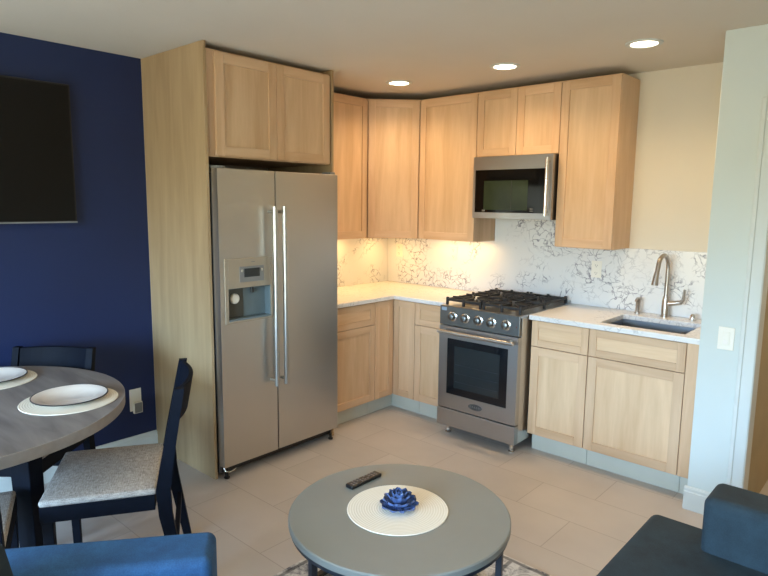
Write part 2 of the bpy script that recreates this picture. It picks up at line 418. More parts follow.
# ------------------------------------------------------------------ room shell
XR, YB = 4.75, -6.4
SX0, SX1, SY = 2.812, 3.072, -.712      # short wall beside the sink
struct('floor', MB().box(-.15, XR+.15, YB-.15, 2.2, -.12, 0), 'tiles')
struct('ceiling', MB().box(-.15, XR+.15, YB-.15, 2.2, H, H+.12), 'ceil')
struct('wall_left', MB().box(-.15, 0, -2.264, 2.2, 0, H), 'wallp')
struct('wall_navy', MB().box(-.15, 0, YB-.15, -2.2645, 0, H), 'blue')
struct('wall_back', MB().box(0, SX0-.0005, 0, .12, 0, H), 'wallp')
struct('wall_partition', MB().box(SX0, SX1-.012, SY, .12, 0, H), 'stubp', bevel=.003)
struct('wall_hall_side', MB().box(SX1-.0115, SX1, SY+.11, 2.2, 0, H), 'tan')
struct('wall_hall_end', MB().box(SX1+.001, XR+.15, 1.9, 2.05, 0, H), 'tan')
struct('wall_door_header', MB().box(SX1-.0115, 3.95, SY, SY+.11, 2.06, H), 'stubp')
struct('wall_front_right', MB().box(3.95, XR, SY, SY+.11, 0, H), 'stubp')
struct('wall_right', MB().box(XR, XR+.15, YB-.15, 2.2, 0, H), 'wallp')
# rear wall with a wide glazed opening (behind the camera)
WX0, WX1, WZ0, WZ1 = .7, 4.3, .05, 2.1
rw = MB(); rw.box(0, WX0, YB-.12, YB, 0, H); rw.box(WX1, XR, YB-.12, YB, 0, H); rw.box(WX0, WX1, YB-.12, YB, WZ1, H); rw.box(WX0, WX1, YB-.12, YB, 0, WZ0)
struct('wall_rear', rw, 'wallp')
wf = MB()
for x in (WX0, (WX0+WX1)/2-.03, WX1-.06): wf.box(x+.001, x+.059, YB-.09, YB-.03, WZ0+.001, WZ1-.001)
wf.box(WX0+.06, WX1-.06, YB-.09, YB-.03, WZ0+.001, WZ0+.06); wf.box(WX0+.06, WX1-.06, YB-.09, YB-.03, WZ1-.06, WZ1-.001)
struct('window_1', wf, 'white')
# baseboards and casing
def baseboard(name, a, b, nrm):
    a, b, n = Vector(a), Vector(b), Vector(nrm)
    prof = [(0, 0), (.014, 0), (.014, .098), (.010, .104), (.010, .118), (.006, .126), (0, .128)]
    vs = [p + n*d + Vector((0,0,h)) for p in (a, b) for d, h in prof]; k = len(prof)
    m = MB(); m._add(vs, [tuple(range(k))[::-1], tuple(range(k, 2*k))] + [(i, (i+1) % k, k+(i+1) % k, k+i) for i in range(k)])
    return struct(name, m, 'white')
baseboard('baseboard_navy', (0, YB, 0), (0, -2.2655, 0), (1, 0, 0))
baseboard('baseboard_partition', (SX0-.012, SY, 0), (2.998, SY, 0), (0, -1, 0))
cs = MB()
def casing(x0, x1, z0, z1, flip):
    e = .014 if not flip else -.014
    cs.box(x0, x1, SY-.018, SY, z0, z1)
    cs.box(x0 if not flip else x1-.02, x0+.02 if not flip else x1, SY-.026, SY-.018, z0, z1)
casing(3.000, 3.070, 0, 2.13, False)
cs.box(3.0701, 3.955, SY-.018, SY, 2.063, 2.13)
casing(3.955, 4.02, 0, 2.13, True)
cs.box(3.064, 3.0735, SY-.012, SY+.112, 0, 2.06)
struct('trim_1', cs, 'white', bevel=.003)

# ------------------------------------------------------------------ shaker joinery, local frame: x along the front, depth towards -y
def shaker(parent, name, x0, x1, z0, z1, yb, st=.055, th=.02, rec=.008, pname='panel'):
    m = MB()
    m.box(x0, x0+st, yb-th, yb, z0, z1, 0); m.box(x1-st, x1, yb-th, yb, z0, z1, 0)
    m.box(x0+st, x1-st, yb-th, yb, z0, z0+st, 1); m.box(x0+st, x1-st, yb-th, yb, z1-st, z1, 1)
    d = m.build(name, ['wood_z', 'wood_x'], parent, bevel=.0016)
    hz = (x1-x0) > 1.6*(z1-z0)
    MB().box(x0+st-.001, x1-st+.001, yb-th+rec, yb-.001, z0+st-.001, z1-st+.001).build(pname, 'wood_px' if hz else 'wood_pz', d)
    return d
G = .0015
UB, UT, UD = 1.338, 2.4185, .29
def wall_cab(label, loc, rz, w, z0, z1, depth, splits, side_reveal=0, ff=.0):
    t = thing('wall_cabinet', label, 'cabinet', loc, rz, 'maple wall cabinets')
    MB().box(.0005, w-.0005, -depth, -.001, z0, z1).build('carcass', 'wood_z', t, bevel=.001)
    xs = [ff+G] + [w*s for s in splits] + [w-ff-G]
    for a, b in zip(xs[:-1], xs[1:]):
        shaker(t, 'door', a+(G if a != xs[0] else 0), b-(G if b != xs[-1] else 0), z0+.004, z1-.012, -depth)
    return t
PI2 = pi/2
# fridge surround
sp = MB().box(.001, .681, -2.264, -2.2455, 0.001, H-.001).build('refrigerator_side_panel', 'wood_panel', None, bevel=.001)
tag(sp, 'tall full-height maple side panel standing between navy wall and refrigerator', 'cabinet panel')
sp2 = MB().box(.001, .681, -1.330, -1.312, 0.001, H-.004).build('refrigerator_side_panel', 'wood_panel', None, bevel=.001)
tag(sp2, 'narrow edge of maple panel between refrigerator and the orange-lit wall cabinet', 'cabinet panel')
t = thing('wall_cabinet', 'wide two-door maple cabinet above the stainless refrigerator', 'cabinet', (0, -2.2445, 0), PI2, 'maple wall cabinets')
wF = 2.2445-1.331
m = MB(); m.box(.0005, wF-.0005, -.658, -.001, 1.862, UT+.016)
m.build('carcass', 'wood_z', t, bevel=.001)
shaker(t, 'door', .055, .470, 1.868, UT+.004, -.658); shaker(t, 'door', .473, wF-.012, 1.868, UT+.004, -.658)

wall_cab('narrow single-door maple wall cabinet beside the refrigerator panel, lit orange', (0, -1.311, 0), PI2, 1.311-.600, UB, UT, UD, [])
# diagonal corner wall cabinet
k = .597
dg = thing('wall_cabinet', 'diagonal maple corner wall cabinet with one tall door', 'cabinet', (0, 0, 0), 0, 'maple wall cabinets')
MB().prism([(.001, -.001), (.001, -k), (UD, -k), (k, -UD), (k, -.001)], UB, UT).build('carcass', 'wood_z', dg, bevel=.001)
L = (k-UD)*sqrt(2)
dd = shaker(dg, 'door', .019, L-.019, UB+.004, UT-.012, 0)
dd.location = (UD+.001, -k-.001, 0); dd.rotation_euler = (0, 0, pi/4)
wall_cab('broad single-door maple wall cabinet between the corner cabinet and microwave', (k+.002, 0, 0), 0, 1.128-k-.003, UB, UT, UD, [])
wall_cab('short two-door maple cabinet directly above the microwave', (1.129, 0, 0), 0, .6445, 1.952, UT, UD, [.5])
wall_cab('tall end maple wall cabinet right of the microwave, its side bare', (1.7745, 0, 0), 0, .387, UB, UT, UD, [])

# base cabinets
BZ, ZD, BD = .128, .713, .605
BT = CT-.0315
def toe(t, x0, x1, y, th=.012): MB().box(x0, x1, y, y+th, .001, BZ-.001).build('toe_kick', 'toe', t)
def base_cab(label, loc, rz, w, drawer=True, door=True, hole=False, kick=(0, 0)):
    t = thing('base_cabinet', label, 'cabinet', loc, rz, 'maple base cabinets')
    m = MB()
    if hole: 
        m.box(.0005, .018, -BD, -.001, BZ, BT); m.box(w-.018, w-.0005, -BD, -.001, BZ, BT); m.box(.018, w-.018, -BD, -.001, BZ, BZ+.018)
        m.box(.018, w-.018, -BD, -BD+.02, BT-.02, BT); m.box(.018, w-.018, -BD, -BD+.02, BZ+.018, BT-.02)
    else: m.box(.0005, w-.0005, -BD, -.001, BZ, BT)
    m.build('carcass', 'wood_z', t, bevel=.001)
    shaker(t, 'drawer', G, w-G, ZD+.004, BT-.006, -BD, st=.045)
    shaker(t, 'door', G, w-G, BZ+.001, ZD, -BD)
    toe(t, .001+kick[0], w-.001-kick[1], -.552)
    return t
base_cab('maple base cabinet with drawer and door nearest the refrigerator', (0, -1.310, 0), PI2, 1.310-.834)
cc = thing('base_cabinet', 'L-shaped maple corner base cabinet with two narrow full-height doors', 'cabinet', (0,0,0), 0, 'maple base cabinets')
MB().prism([(.001, -.001), (.001, -.832), (BD, -.832), (BD, -BD), (.835, -BD), (.835, -.001)], BZ, BT).build('carcass', 'wood_z', cc, bevel=.001)
d1 = shaker(cc, 'door', G, .832-BD-.021, BZ+.001, BT-.006, 0, st=.05); d1.location = (BD, -.832, 0); d1.rotation_euler = (0, 0, PI2)
d2 = shaker(cc, 'door', .0215, .835-BD-G, BZ+.001, BT-.006, 0, st=.05); d2.location = (BD, -BD, 0)
MB().prism([(.54, -.832), (.552, -.832), (.552, -.552), (.835, -.552), (.835, -.54), (.54, -.54)], .001, BZ-.001).build('toe_kick', 'toe', cc)
base_cab('slim maple base cabinet with drawer squeezed against the range', (.8365, 0, 0), 0, 1.160-.8365)
base_cab('maple base cabinet with drawer and door just right of the range', (1.803, 0, 0), 0, .3795)
base_cab('wide maple sink base cabinet with false drawer front', (2.184, 0, 0), 0, .547, hole=True)
fp = thing('filler_panel', 'narrow plain maple filler strip between sink cabinet and white wall', 'cabinet panel', (2.7325, 0, 0), 0)
MB().box(0, SX0-2.7325-.002, -BD-.018, -BD+.02, BZ, BT).build('panel', 'wood_z', fp, bevel=.001)
MB().box(0, SX0-2.7325-.002, -.552, -.540, .001, BZ).build('toe_kick', 'toe', fp)

# worktops
cf = .648
wt = MB().prism([(.001, -.022), (.001, -1.310), (cf, -1.310), (cf, -cf), (1.162, -cf), (1.162, -.022)], CT-.03, CT).build('worktop', 'counter', None, bevel=.003)
tag(wt, 'L-shaped veined white worktop in the corner between refrigerator and range', 'countertop')
sx0, sx1, sy0, sy1 = 2.220, 2.700, -.568, -.185
m = MB(); a0, a1, b0, b1 = 1.792, SX0-.001, -cf, -.022
vs = [(a0,b0),(a1,b0),(a1,b1),(a0,b1),(sx0,sy0),(sx1,sy0),(sx1,sy1),(sx0,sy1)]
V = [(x,y,CT-.03) for x,y in vs] + [(x,y,CT) for x,y in vs]
F = []
for i in range(4):
    j = (i+1) % 4
    F += [(8+i, 8+j, 8+4+j, 8+4+i), (j, i, 4+i, 4+j), (i, j, 8+j, 8+i), (4+j, 4+i, 8+4+i, 8+4+j)]
m._add(V, F)
wt2 = m.build('worktop', 'counter', None, bevel=.002)
tag(wt2, 'straight veined white worktop around the sink, right of the range', 'countertop')
# backsplashes
bm_ = MB(); pl = [(.021, CT+.0005), (SX0-.001, CT+.0005), (SX0-.001, UB-.001), (1.773, UB-.001), (1.773, 1.60), (1.1305, 1.60), (1.1305, UB-.001), (.021, UB-.001)]
nn = len(pl)
bm_._add([(x, -.020, z) for x, z in pl] + [(x, -.001, z) for x, z in pl], [(0, 1, 2, 3, 6, 7), (3, 4, 5, 6), (15, 14, 11, 10, 9, 8), (14, 13, 12, 11)] + [(i, nn+i, nn+(i+1) % nn, (i+1) % nn) for i in range(nn)])
bs = bm_.build('backsplash', 'marble', None)
tag(bs, 'long grey-veined white stone backsplash along the wall behind range and sink', 'backsplash')
bs2 = MB().box(.001, .020, -1.310, -.0005, CT+.0005, UB-.001).build('backsplash', 'marble', None)
tag(bs2, 'short yellow-lit veined stone backsplash on the wall next to the refrigerator', 'backsplash')

# ------------------------------------------------------------------ refrigerator
Fx = .745
fr = thing('refrigerator', 'tall stainless side-by-side refrigerator with water dispenser in its narrower door', 'refrigerator', (0, 0, 0))
y0, yg, y1 = -2.238, -1.846, -1.336
MB().box(.03, Fx-.062, y0+.004, y1-.004, .03, 1.775).build('body', 'steel_dark', fr, bevel=.004)
# narrow door with dispenser recess
dy0, dy1, dz0, dz1 = -2.186, -1.892, .940, 1.128
ld = MB(); xb = Fx-.055
for a, b, c, d in ((y0, dy0, .082, 1.797), (dy1, yg-.004, .082, 1.797), (dy0, dy1, .082, dz0), (dy0, dy1, dz1, 1.797)):
    ld.box(xb, Fx, a, b, c, d)
door1 = ld.build('freezer_door', 'steel_v', fr)
MB().box(xb, xb+.004, dy0, dy1, dz0, dz1).box(xb+.004, Fx-.001, dy0, dy0+.003, dz0, dz1).box(xb+.004, Fx-.001, dy1-.003, dy1, dz0, dz1).box(xb+.004, Fx-.001, dy0+.003, dy1-.003, dz1-.003, dz1).box(xb+.004, Fx+.006, dy0+.003, dy1-.003, dz0, dz0+.010).build('dispenser_recess', 'disp', door1)
fm = MB(); e = .022
fm.box(Fx, Fx+.006, dy0-e, dy0, dz0-e*.6, 1.298); fm.box(Fx, Fx+.006, dy1, dy1+e*.6, dz0-e*.6, 1.298); fm.box(Fx, Fx+.006, dy0, dy1, dz0-e*.6, dz0); fm.box(Fx, Fx+.006, dy0, dy1, dz1, 1.298)
fm.build('dispenser_frame', 'dispp', door1, bevel=.002)
MB().box(Fx+.0061, Fx+.010, -2.112, -1.945, 1.160, 1.250).build('control_panel', 'greyplastic', door1, bevel=.001)
MB().box(Fx+.0101, Fx+.0115, -2.082, -1.975, 1.188, 1.238).build('display', 'lcd', door1)
for yy in (-2.098, -1.958): MB().lathe([(0, .002), (.008, .002), (.008, 0)], 16, (Fx+.0101, yy, 1.226), 'x').build('button', 'chrome', door1)
MB().lathe([(.030, 0), (.030, .012), (.024, .018), (0, .018)], 24, (xb+.0101, -2.118, 1.062), 'x').build('paddle', 'plate', door1)
MB().box(xb+.0041, xb+.010, dy0+.004, dy0+.130, dz0+.011, dz1-.004).build('lever_plate', 'dark_panel', door1)
MB().tube([(xb+.02, -2.0, dz1-.003), (xb+.022, -2.0, dz1-.04)], .010).build('spout', 'black', door1)
MB().box(Fx+.0061, Fx+.0066, -2.03, -2.005, 1.272, 1.277).build('emblem', 'greyplastic', door1)
door2 = MB().box(xb, Fx, yg+.004, y1, .082, 1.797).build('refrigerator_door', 'steel_v', fr, bevel=.004)
for d, yy in ((door1, -1.893), (door2, -1.822)):
    hx = Fx+.058
    pts = [(Fx-.001, yy, 1.560), (hx-.012, yy, 1.562), (hx, yy, 1.575), (hx, yy, 1.59)]
    MB().tube([(hx, yy, .515), (hx, yy, 1.592)], .016, 16).tube([(Fx-.001, yy, 1.56), (hx, yy, 1.56)], .010, 12).tube([(Fx-.001, yy, .545), (hx, yy, .545)], .010, 12).build('handle', 'steel_bar', d)
MB().box(Fx-.052, Fx-.006, yg-.0035, yg+.0035, .09, 1.79).build('gasket', 'gasket', fr)
MB().box(.10, Fx-.05, y0+.02, y1-.02, .035, .078).build('base_grille', 'black', fr)
for yy in (y0+.035, y1-.035):
    MB().lathe([(.016, 0), (.018, .008), (.010, .012), (.010, .04)], 16, (Fx-.035, yy, .0005)).build('foot', 'black', fr)
    MB().box(Fx-.09, Fx-.01, yy-.022, yy+.022, 1.7975, 1.812).build('hinge_cover', 'greyplastic', fr, bevel=.003)
MB().tube([(Fx-.02, y0+.006, .078), (Fx-.005, y0+.012, .058), (Fx+.0, y0+.035, .05), (Fx+.004, y0+.075, .062)], .004, 8).build('hinge_bracket', 'chrome', fr)

# ------------------------------------------------------------------ gas range
rx0, rx1, ry = 1.166, 1.788, -.760
rw_ = rx1-rx0
rg = thing('gas_range', 'freestanding stainless gas range with black burner grates and oven door', 'stove', (rx0, 0, 0))
MB().box(.002, rw_-.002, -.715, -.024, .075, .905).build('body', 'steel_y', rg, bevel=.002)
m = MB(); m.box(0, rw_, -.745, -.023, .9055, .922)
m.build('cooktop', 'steel_h', rg, bevel=.003)
MB().box(.004, rw_-.004, -.060, -.024, .9225, .945).build('back_trim', 'steel_h', rg, bevel=.002)
cp = MB(); cp.hexa([(0, ry+.004, .790), (rw_, ry+.004, .790), (rw_, -.716, .790), (0, -.716, .790)], [(0, ry+.006, .9215), (rw_, ry+.006, .9215), (rw_, -.7455, .9215), (0, -.7455, .9215)])
panel = cp.build('control_panel', 'steel_p', rg, bevel=.003)
for kx in (1.278, 1.380, 1.486, 1.586, 1.695):
    kb = MB().lathe([(.034, 0), (.034, .006), (.029, .009), (0, .009)], 32, (kx-rx0, ry+.0045, .855), 'y').build('knob', 'chrome', panel)
    MB().lathe([(.024, .009), (.0225, .034), (.018, .037), (0, .037)], 28, (kx-rx0, ry+.0045, .855), 'y').box(kx-rx0-.002, kx-rx0+.002, ry-.031, ry-.0285, .855, .874).build('knob_cap', 'steel_p', kb)
MB().box(.018, .058, ry+.0015, ry+.0048, .890, .912).build('sticker', 'sticker', panel)
MB().lathe([(.005, 0), (.004, .004), (0, .004)], 12, (rw_-.022, ry+.007, .850), 'y').build('indicator_light', 'indicator', panel)
# oven door
od = MB(); gx0, gx1, gz0, gz1 = .072, rw_-.072, .306, .700
for a, b, c, d in ((.002, gx0, .203, .783), (gx1, rw_-.002, .203, .783), (gx0, gx1, .203, gz0), (gx0, gx1, gz1, .783)): od.box(a, b, ry, -.716, c, d)
door = od.build('oven_door', 'steel_h', rg)
MB().box(gx0, gx1, ry+.003, ry+.012, gz0, gz1).build('oven_window', 'oven_glass', door)
rk = MB()
rk.box(gx0+.06, gx1-.06, ry+.0022, ry+.003, gz0+.05, gz1-.05)
rk.build('window_inner', 'lcd', door)
m = MB()
for zz in (.40, .46, .52): m.box(gx0+.07, gx1-.07, ry+.0014, ry+.0021, zz, zz+.004)
m.build('oven_rack', 'rackmetal', door)
MB().tube([(.028, ry-.052, .752), (rw_-.008, ry-.052, .752)], .013, 16).tube([(.05, ry+.001, .752), (.05, ry-.052, .752)], .010, 12).tube([(rw_-.05, ry+.001, .752), (rw_-.05, ry-.052, .752)], .010, 12).build('handle', 'steel_hb', door)
bd = MB(); n = 40
ring = [(.315+.054*cos(2*pi*i/n), .256+.021*sin(2*pi*i/n)) for i in range(n)]
bd._add([(x, ry-.0005, z) for x, z in ring] + [(x, ry-.004, z) for x, z in ring], [tuple(range(n, 2*n))[::-1]] + [(i, n+i, n+(i+1) % n, (i+1) % n) for i in range(n)])
badge = bd.build('badge', 'black', door)
b2 = MB()
for i in range(5): 
    xx = .315-.034+.017*i
    b2.box(xx-.0055, xx-.0025, ry-.005, ry-.0041, .249, .263); b2.box(xx+.002, xx+.0045, ry-.005, ry-.0041, .249, .263); b2.box(xx-.0025, xx+.002, ry-.005, ry-.0041, .260, .263)
ro = [(.315+.050*cos(2*pi*i/n), .256+.0180*sin(2*pi*i/n)) for i in range(n)]; ri = [(.315+.0475*cos(2*pi*i/n), .256+.0160*sin(2*pi*i/n)) for i in range(n)]
b2._add([(x, ry-.0045, z) for x, z in ro+ri], [(i, n+i, n+(i+1) % n, (i+1) % n) for i in range(n)])
b2.build('badge_lettering', 'greyplastic', badge)
MB().box(.001, rw_-.001, ry-.007, -.716, .075, .197).build('bottom_drawer', 'steel_h', rg, bevel=.003)
for xx in (.055, rw_-.055):
    for yy in (-.700, -.12): MB().lathe([(.020, 0), (.020, .008), (.015, .012), (.015, .078)], 18, (xx, yy, .0005)).build('leg', 'chrome', rg)
# burners and grates
for bx, by, br in ((.15, -.56, .045), (.15, -.22, .036), (.47, -.56, .036), (.47, -.22, .045)):
    bu = MB().lathe([(br+.03, 0), (br+.025, .004), (br, .006), (br, .014), (0, .014)], 28, (bx, by, .9225)).build('burner', 'steel_dark', rg)
    MB().lathe([(br*.9, 0), (br*.9, .007), (br*.8, .010), (0, .010)], 28, (bx, by, .9367)).build('burner_cap', 'iron', bu)
def grate(x0, x1):
    g = MB(); zt, zb, w = .966, .950, .013
    ya, yb_ = -.705, -.068
    for q_ in (.12, .38, .62, .88):
        y = ya+(yb_-ya)*q_
        for xx, sg in ((x0, 1), (x1, -1)): g.box(min(xx, xx+sg*.075), max(xx, xx+sg*.075), y-w/2, y+w/2, zb+.002, zt+.008)
    for y in (ya, (ya+yb_)/2, yb_): g.box(x0, x1, y-w/2, y+w/2, zb, zt)
    for x in (x0+w/2, x1-w/2): g.box(x-w/2, x+w/2, ya, yb_, zb, zt)
    cx = (x0+x1)/2
    for cyy in (-.56, -.22):
        for s in (-1, 1):
            g.box(cx-w/2, cx+w/2, min(cyy+s*.025, cyy+s*.15), max(cyy+s*.025, cyy+s*.15), zb, zt+.004)
            g.box(min(cx+s*.025, cx+s*(x1-x0)/2*.97), max(cx+s*.025, cx+s*(x1-x0)/2*.97), cyy-w/2, cyy+w/2, zb, zt+.004)
        for sx in (-1, 1):
            for sy in (-1, 1): g.bar((cx+sx*.03, cyy+sy*.03, .962), (cx+sx*(x1-x0)/2*.9, cyy+sy*.14, .962), .010, .014)
    for x in (x0+.008, cx, x1-.008):
        for y in (ya, (ya+yb_)/2, yb_): g.box(x-.008, x+.008, y-.008, y+.008, .9222, zt+.010)
    return g
grate(.018, .304).build('grate', 'iron', rg, bevel=.002)
grate(.316, rw_-.018).build('grate', 'iron', rg, bevel=.002)

# ------------------------------------------------------------------ microwave
mw = thing('microwave', 'stainless over-the-range microwave with dark window under the short cabinet', 'microwave', (1.1535, 0, 0))
mwW, my, mz0, mz1 = .616, -.375, 1.518, 1.950
MB().box(.001, mwW-.001, my+.03, -.022, mz0, mz1).build('body', 'black', mw, bevel=.003)
md = MB(); wx0, wx1, wz0, wz1 = .018, .572, 1.560, 1.858
for a, b, c, d in ((0, wx0, mz0, mz1), (wx1, mwW, mz0, mz1), (wx0, wx1, mz0, wz0), (wx0, wx1, wz1, mz1)): md.box(a, b, my, my+.029, c, d)
mdo = md.build('door', 'steel_h', mw)
MB().box(wx0, wx1, my+.002, my+.02, wz0, wz1).build('door_glass', 'gloss', mdo)
MB().box(.092, .440, my+.0008, my+.0019, 1.578, 1.782).build('window', 'mw_glass', mdo)
MB().box(.3105, .3145, my+.0002, my+.0007, 1.578, 1.782).build('window_line', 'gasket', mdo)  # thin dark upright line across the microwave window
for (x, z) in ((.472, 1.572), (.472, 1.586), (.092, 1.5665), (.092, 1.5735)): MB().box(x-.012, x+.012, my+.001, my+.0019, z, z+.005).build('button', 'greyplastic', mdo)
MB().tube([(.592, my-.036, 1.545), (.592, my-.036, 1.925)], .011, 14).tube([(.592, my+.001, 1.57), (.592, my-.036, 1.57)], .008, 10).tube([(.592, my+.001, 1.90), (.592, my-.036, 1.90)], .008, 10).build('handle', 'chrome', mdo)

# ------------------------------------------------------------------ sink, faucet, counter fittings
sk = thing('kitchen_sink', 'rectangular undermount stainless sink set in the veined worktop', 'sink', ((sx0+sx1)/2, (sy0+sy1)/2, CT-.24))
hw, hd = (sx1-sx0)/2+.004, (sy1-sy0)/2+.004; w = .003; zt, zb = .2085, .0
sm = MB(); sm.box(-hw, hw, -hd, hd, zb, zb+w); sm.box(-hw, -hw+w, -hd, hd, zb+w, zt); sm.box(hw-w, hw, -hd, hd, zb+w, zt); sm.box(-hw+w, hw-w, -hd, -hd+w, zb+w, zt); sm.box(-hw+w, hw-w, hd-w, hd, zb+w, zt)
sm.build('bowl', 'sink', sk)
MB().lathe([(.045, 0), (.042, .003), (.03, .001), (0, .001)], 28, (0, .05, w+.0003)).build('drain', 'chrome', sk)
fc = thing('faucet', 'tall brushed nickel gooseneck faucet behind the sink', 'faucet', (2.441, -.080, CT+.0005))
MB().lathe([(.027, 0), (.027, .006), (.023, .010), (.022, .10), (.0185, .115), (.0185, .13)], 28).build('base', 'nickel', fc)
path = [(0, 0, .12), (0, 0, .30)]
R = .068
for i in range(1, 15):
    a = pi*i/16*1.02
    path.append((-.018*i/15, -R+R*cos(a), .325+R*sin(a)))
path += [(-.0185, -2*R-.008, .300), (-.019, -2*R-.014, .285)]
MB().tube(path, .0135, 18).build('gooseneck', 'nickel', fc)
MB().tube([(-.019, -2*R-.012, .292), (-.021, -2*R-.020, .255), (-.023, -2*R-.026, .212)], [.0145, .017, .021], 18).build('spray_head', 'nickel', fc)
MB().tube([(.012, 0, .085), (.055, 0, .092), (.085, 0, .100)], [.016, .014, .012], 16).tube([(.085, 0, .095), (.104, -.004, .12), (.110, -.012, .185)], [.013, .010, .007], 14).build('lever', 'nickel', fc)
so = thing('soap_dispenser', 'short brushed nickel soap pump standing left of the faucet', 'soap dispenser', (2.272, -.085, CT+.0005))
MB().lathe([(.020, 0), (.020, .006), (.014, .010), (.013, .070), (.016, .075), (.016, .100), (.010, .104), (0, .104)], 24).build('body', 'nickel', so)
MB().tube([(0, 0, .092), (.0, -.04, .094), (0, -.052, .086)], [.007, .006, .005], 12).build('nozzle', 'nickel', so)
ag = MB().lathe([(.022, 0), (.022, .008), (.016, .012), (.014, .030), (.009, .038), (0, .040)], 24).build('air_gap_cap', 'chrome', None, loc=(2.608, -.088, CT+.0005))
tag(ag, 'small shiny air gap cap on worktop, right of the faucet', 'sink fitting')

def outlet(label, x, z, sockets=True):
    t = thing('wall_outlet', label, 'outlet', (x, -.0205, z))
    MB().box(-.036, .036, -.005, 0, -.058, .058).build('cover_plate', 'plate', t, bevel=.002)
    for dz in (.026, -.026):
        s_ = MB().box(-.017, .017, -.0075, -.0051, dz-.016, dz+.016).build('socket', 'plate', t, bevel=.002)
        MB().box(-.008, -.006, -.0080, -.0076, dz-.003, dz+.008).box(.006, .008, -.0080, -.0076, dz-.003, dz+.006).box(-.002, .002, -.0080, -.0076, dz-.011, dz-.006).build('slots', 'slot', s_)
    return t
outlet('white duplex outlet on backsplash below the tall end cabinet', 1.955, 1.180)
outlet('yellow-lit outlet on backsplash under the broad single-door cabinet', .748, 1.215)
outlet('faint outlet on backsplash deep in the kitchen corner', .16, 1.205)
sw = thing('light_switch', 'white rocker light switch on the pale wall beside the doorway', 'light switch', (2.934, SY-.0005, .957))
MB().box(-.037, .037, -.005, 0, -.058, .058).build('cover_plate', 'plate', sw, bevel=.002)
rk = MB().box(-.017, .017, -.0085, -.0051, -.034, .034).build('rocker', 'plate', sw, bevel=.0015)
MB().box(-.010, .010, -.0095, -.0086, -.028, -.006).build('night_glow', 'porcelain', rk)
wo = thing('wall_outlet', 'white wall outlet low on the navy wall behind the dining table', 'outlet', (.0005, -2.398, .355))
MB().box(0, .005, -.038, .038, -.062, .080).build('cover_plate', 'plate', wo, bevel=.002)
MB().box(.0051, .007, -.017, .017, .018, .050).build('socket', 'plate', wo, bevel=.001)
ad = thing('socket_adapter', 'small grey-fronted device plugged into the outlet on the navy wall', 'plug adapter', (.0075, -2.398, .335))
MB().box(0, .022, -.024, .034, -.055, .018).build('housing', 'plate', ad, bevel=.005)
MB().box(.0222, .0235, -.019, .029, -.050, .013).build('grille', 'greyplastic', ad, bevel=.001)

# ------------------------------------------------------------------ television
tv = thing('television', 'large black flat television mounted on the navy wall', 'television', (0, -3.345, 1.49))
MB().box(.0005, .03, -.25, .25, .22, .55).build('wall_mount', 'black', tv)
MB().box(.0305, .060, -.635, .635, 0, .752).build('housing', 'black', tv, bevel=.004)
MB().box(.0602, .0612, -.625, .625, .012, .742).build('screen', 'screen', tv)
MB().box(.0602, .0625, -.635, .635, .0, .007).build('lower_bezel', 'greyplastic', tv)

# ------------------------------------------------------------------ downlights
for i, (x, y, lab) in enumerate(((.741, -.733, 'recessed round downlight above the diagonal corner cabinet'), (1.589, -.716, 'recessed round downlight above the gas range'), (2.431, -.727, 'recessed round downlight above the sink'))):
    d = thing('downlight', lab, 'ceiling light', (x, y, H), 0, 'recessed kitchen downlights')
    MB().lathe([(.066, -.0015), (.070, -.008), (.092, -.006), (.095, -.0005)], 40).build('trim_ring', 'white', d)
    MB().lathe([(0, -.004), (.0655, -.004), (.0655, -.001)], 40).build('lens', 'lens', d)

# ------------------------------------------------------------------ dining set
TC = Vector((.694, -3.532)); TR = .690
dt = thing('dining_table', 'round grey wood-grain dining table on a dark base', 'table', (TC.x, TC.y, 0))
tt = MB().lathe([(0, .706), (TR-.0025, .706), (TR-.0025, .75), (0, .75)], 128).build('tabletop', 'greytop', dt)
MB().lathe([(TR-.0024, .705), (TR-.001, .705), (TR, .707), (TR, .7485), (TR-.0012, .7498), (TR-.0024, .7498), (TR-.0024, .705)], 128).build('edge_band', 'greyedge', tt)
def dbar(m, ang, r0, r1, z0, z1, w):
    c, s = cos(ang), sin(ang)
    p = [(r0, -w/2), (r1, -w/2), (r1, w/2), (r0, w/2)]
    q = [(a*c-b*s, a*s+b*c) for a, b in p]
    m.prism(q, z0, z1)
for an_, rr_ in ((35, .352), (162, .430), (275, .400)):
    an = radians(an_); c, s_ = cos(an), sin(an)
    lg = MB().bar((rr_*c*1.04, rr_*s_*1.04, .001), (rr_*c, rr_*s_, .655),   .070, .070, 0, (-s_, c, 0), .088, .088).build('leg', 'navywood', dt, bevel=.004)
    m = MB(); dbar(m, an, .055, rr_+.055, .6555, .7045, .09); m.build('top_brace', 'navywood', dt, bevel=.003)
MB().lathe([(0, .655), (.052, .655), (.052, .7045), (0, .7045)], 24).build('hub', 'navywood', dt)

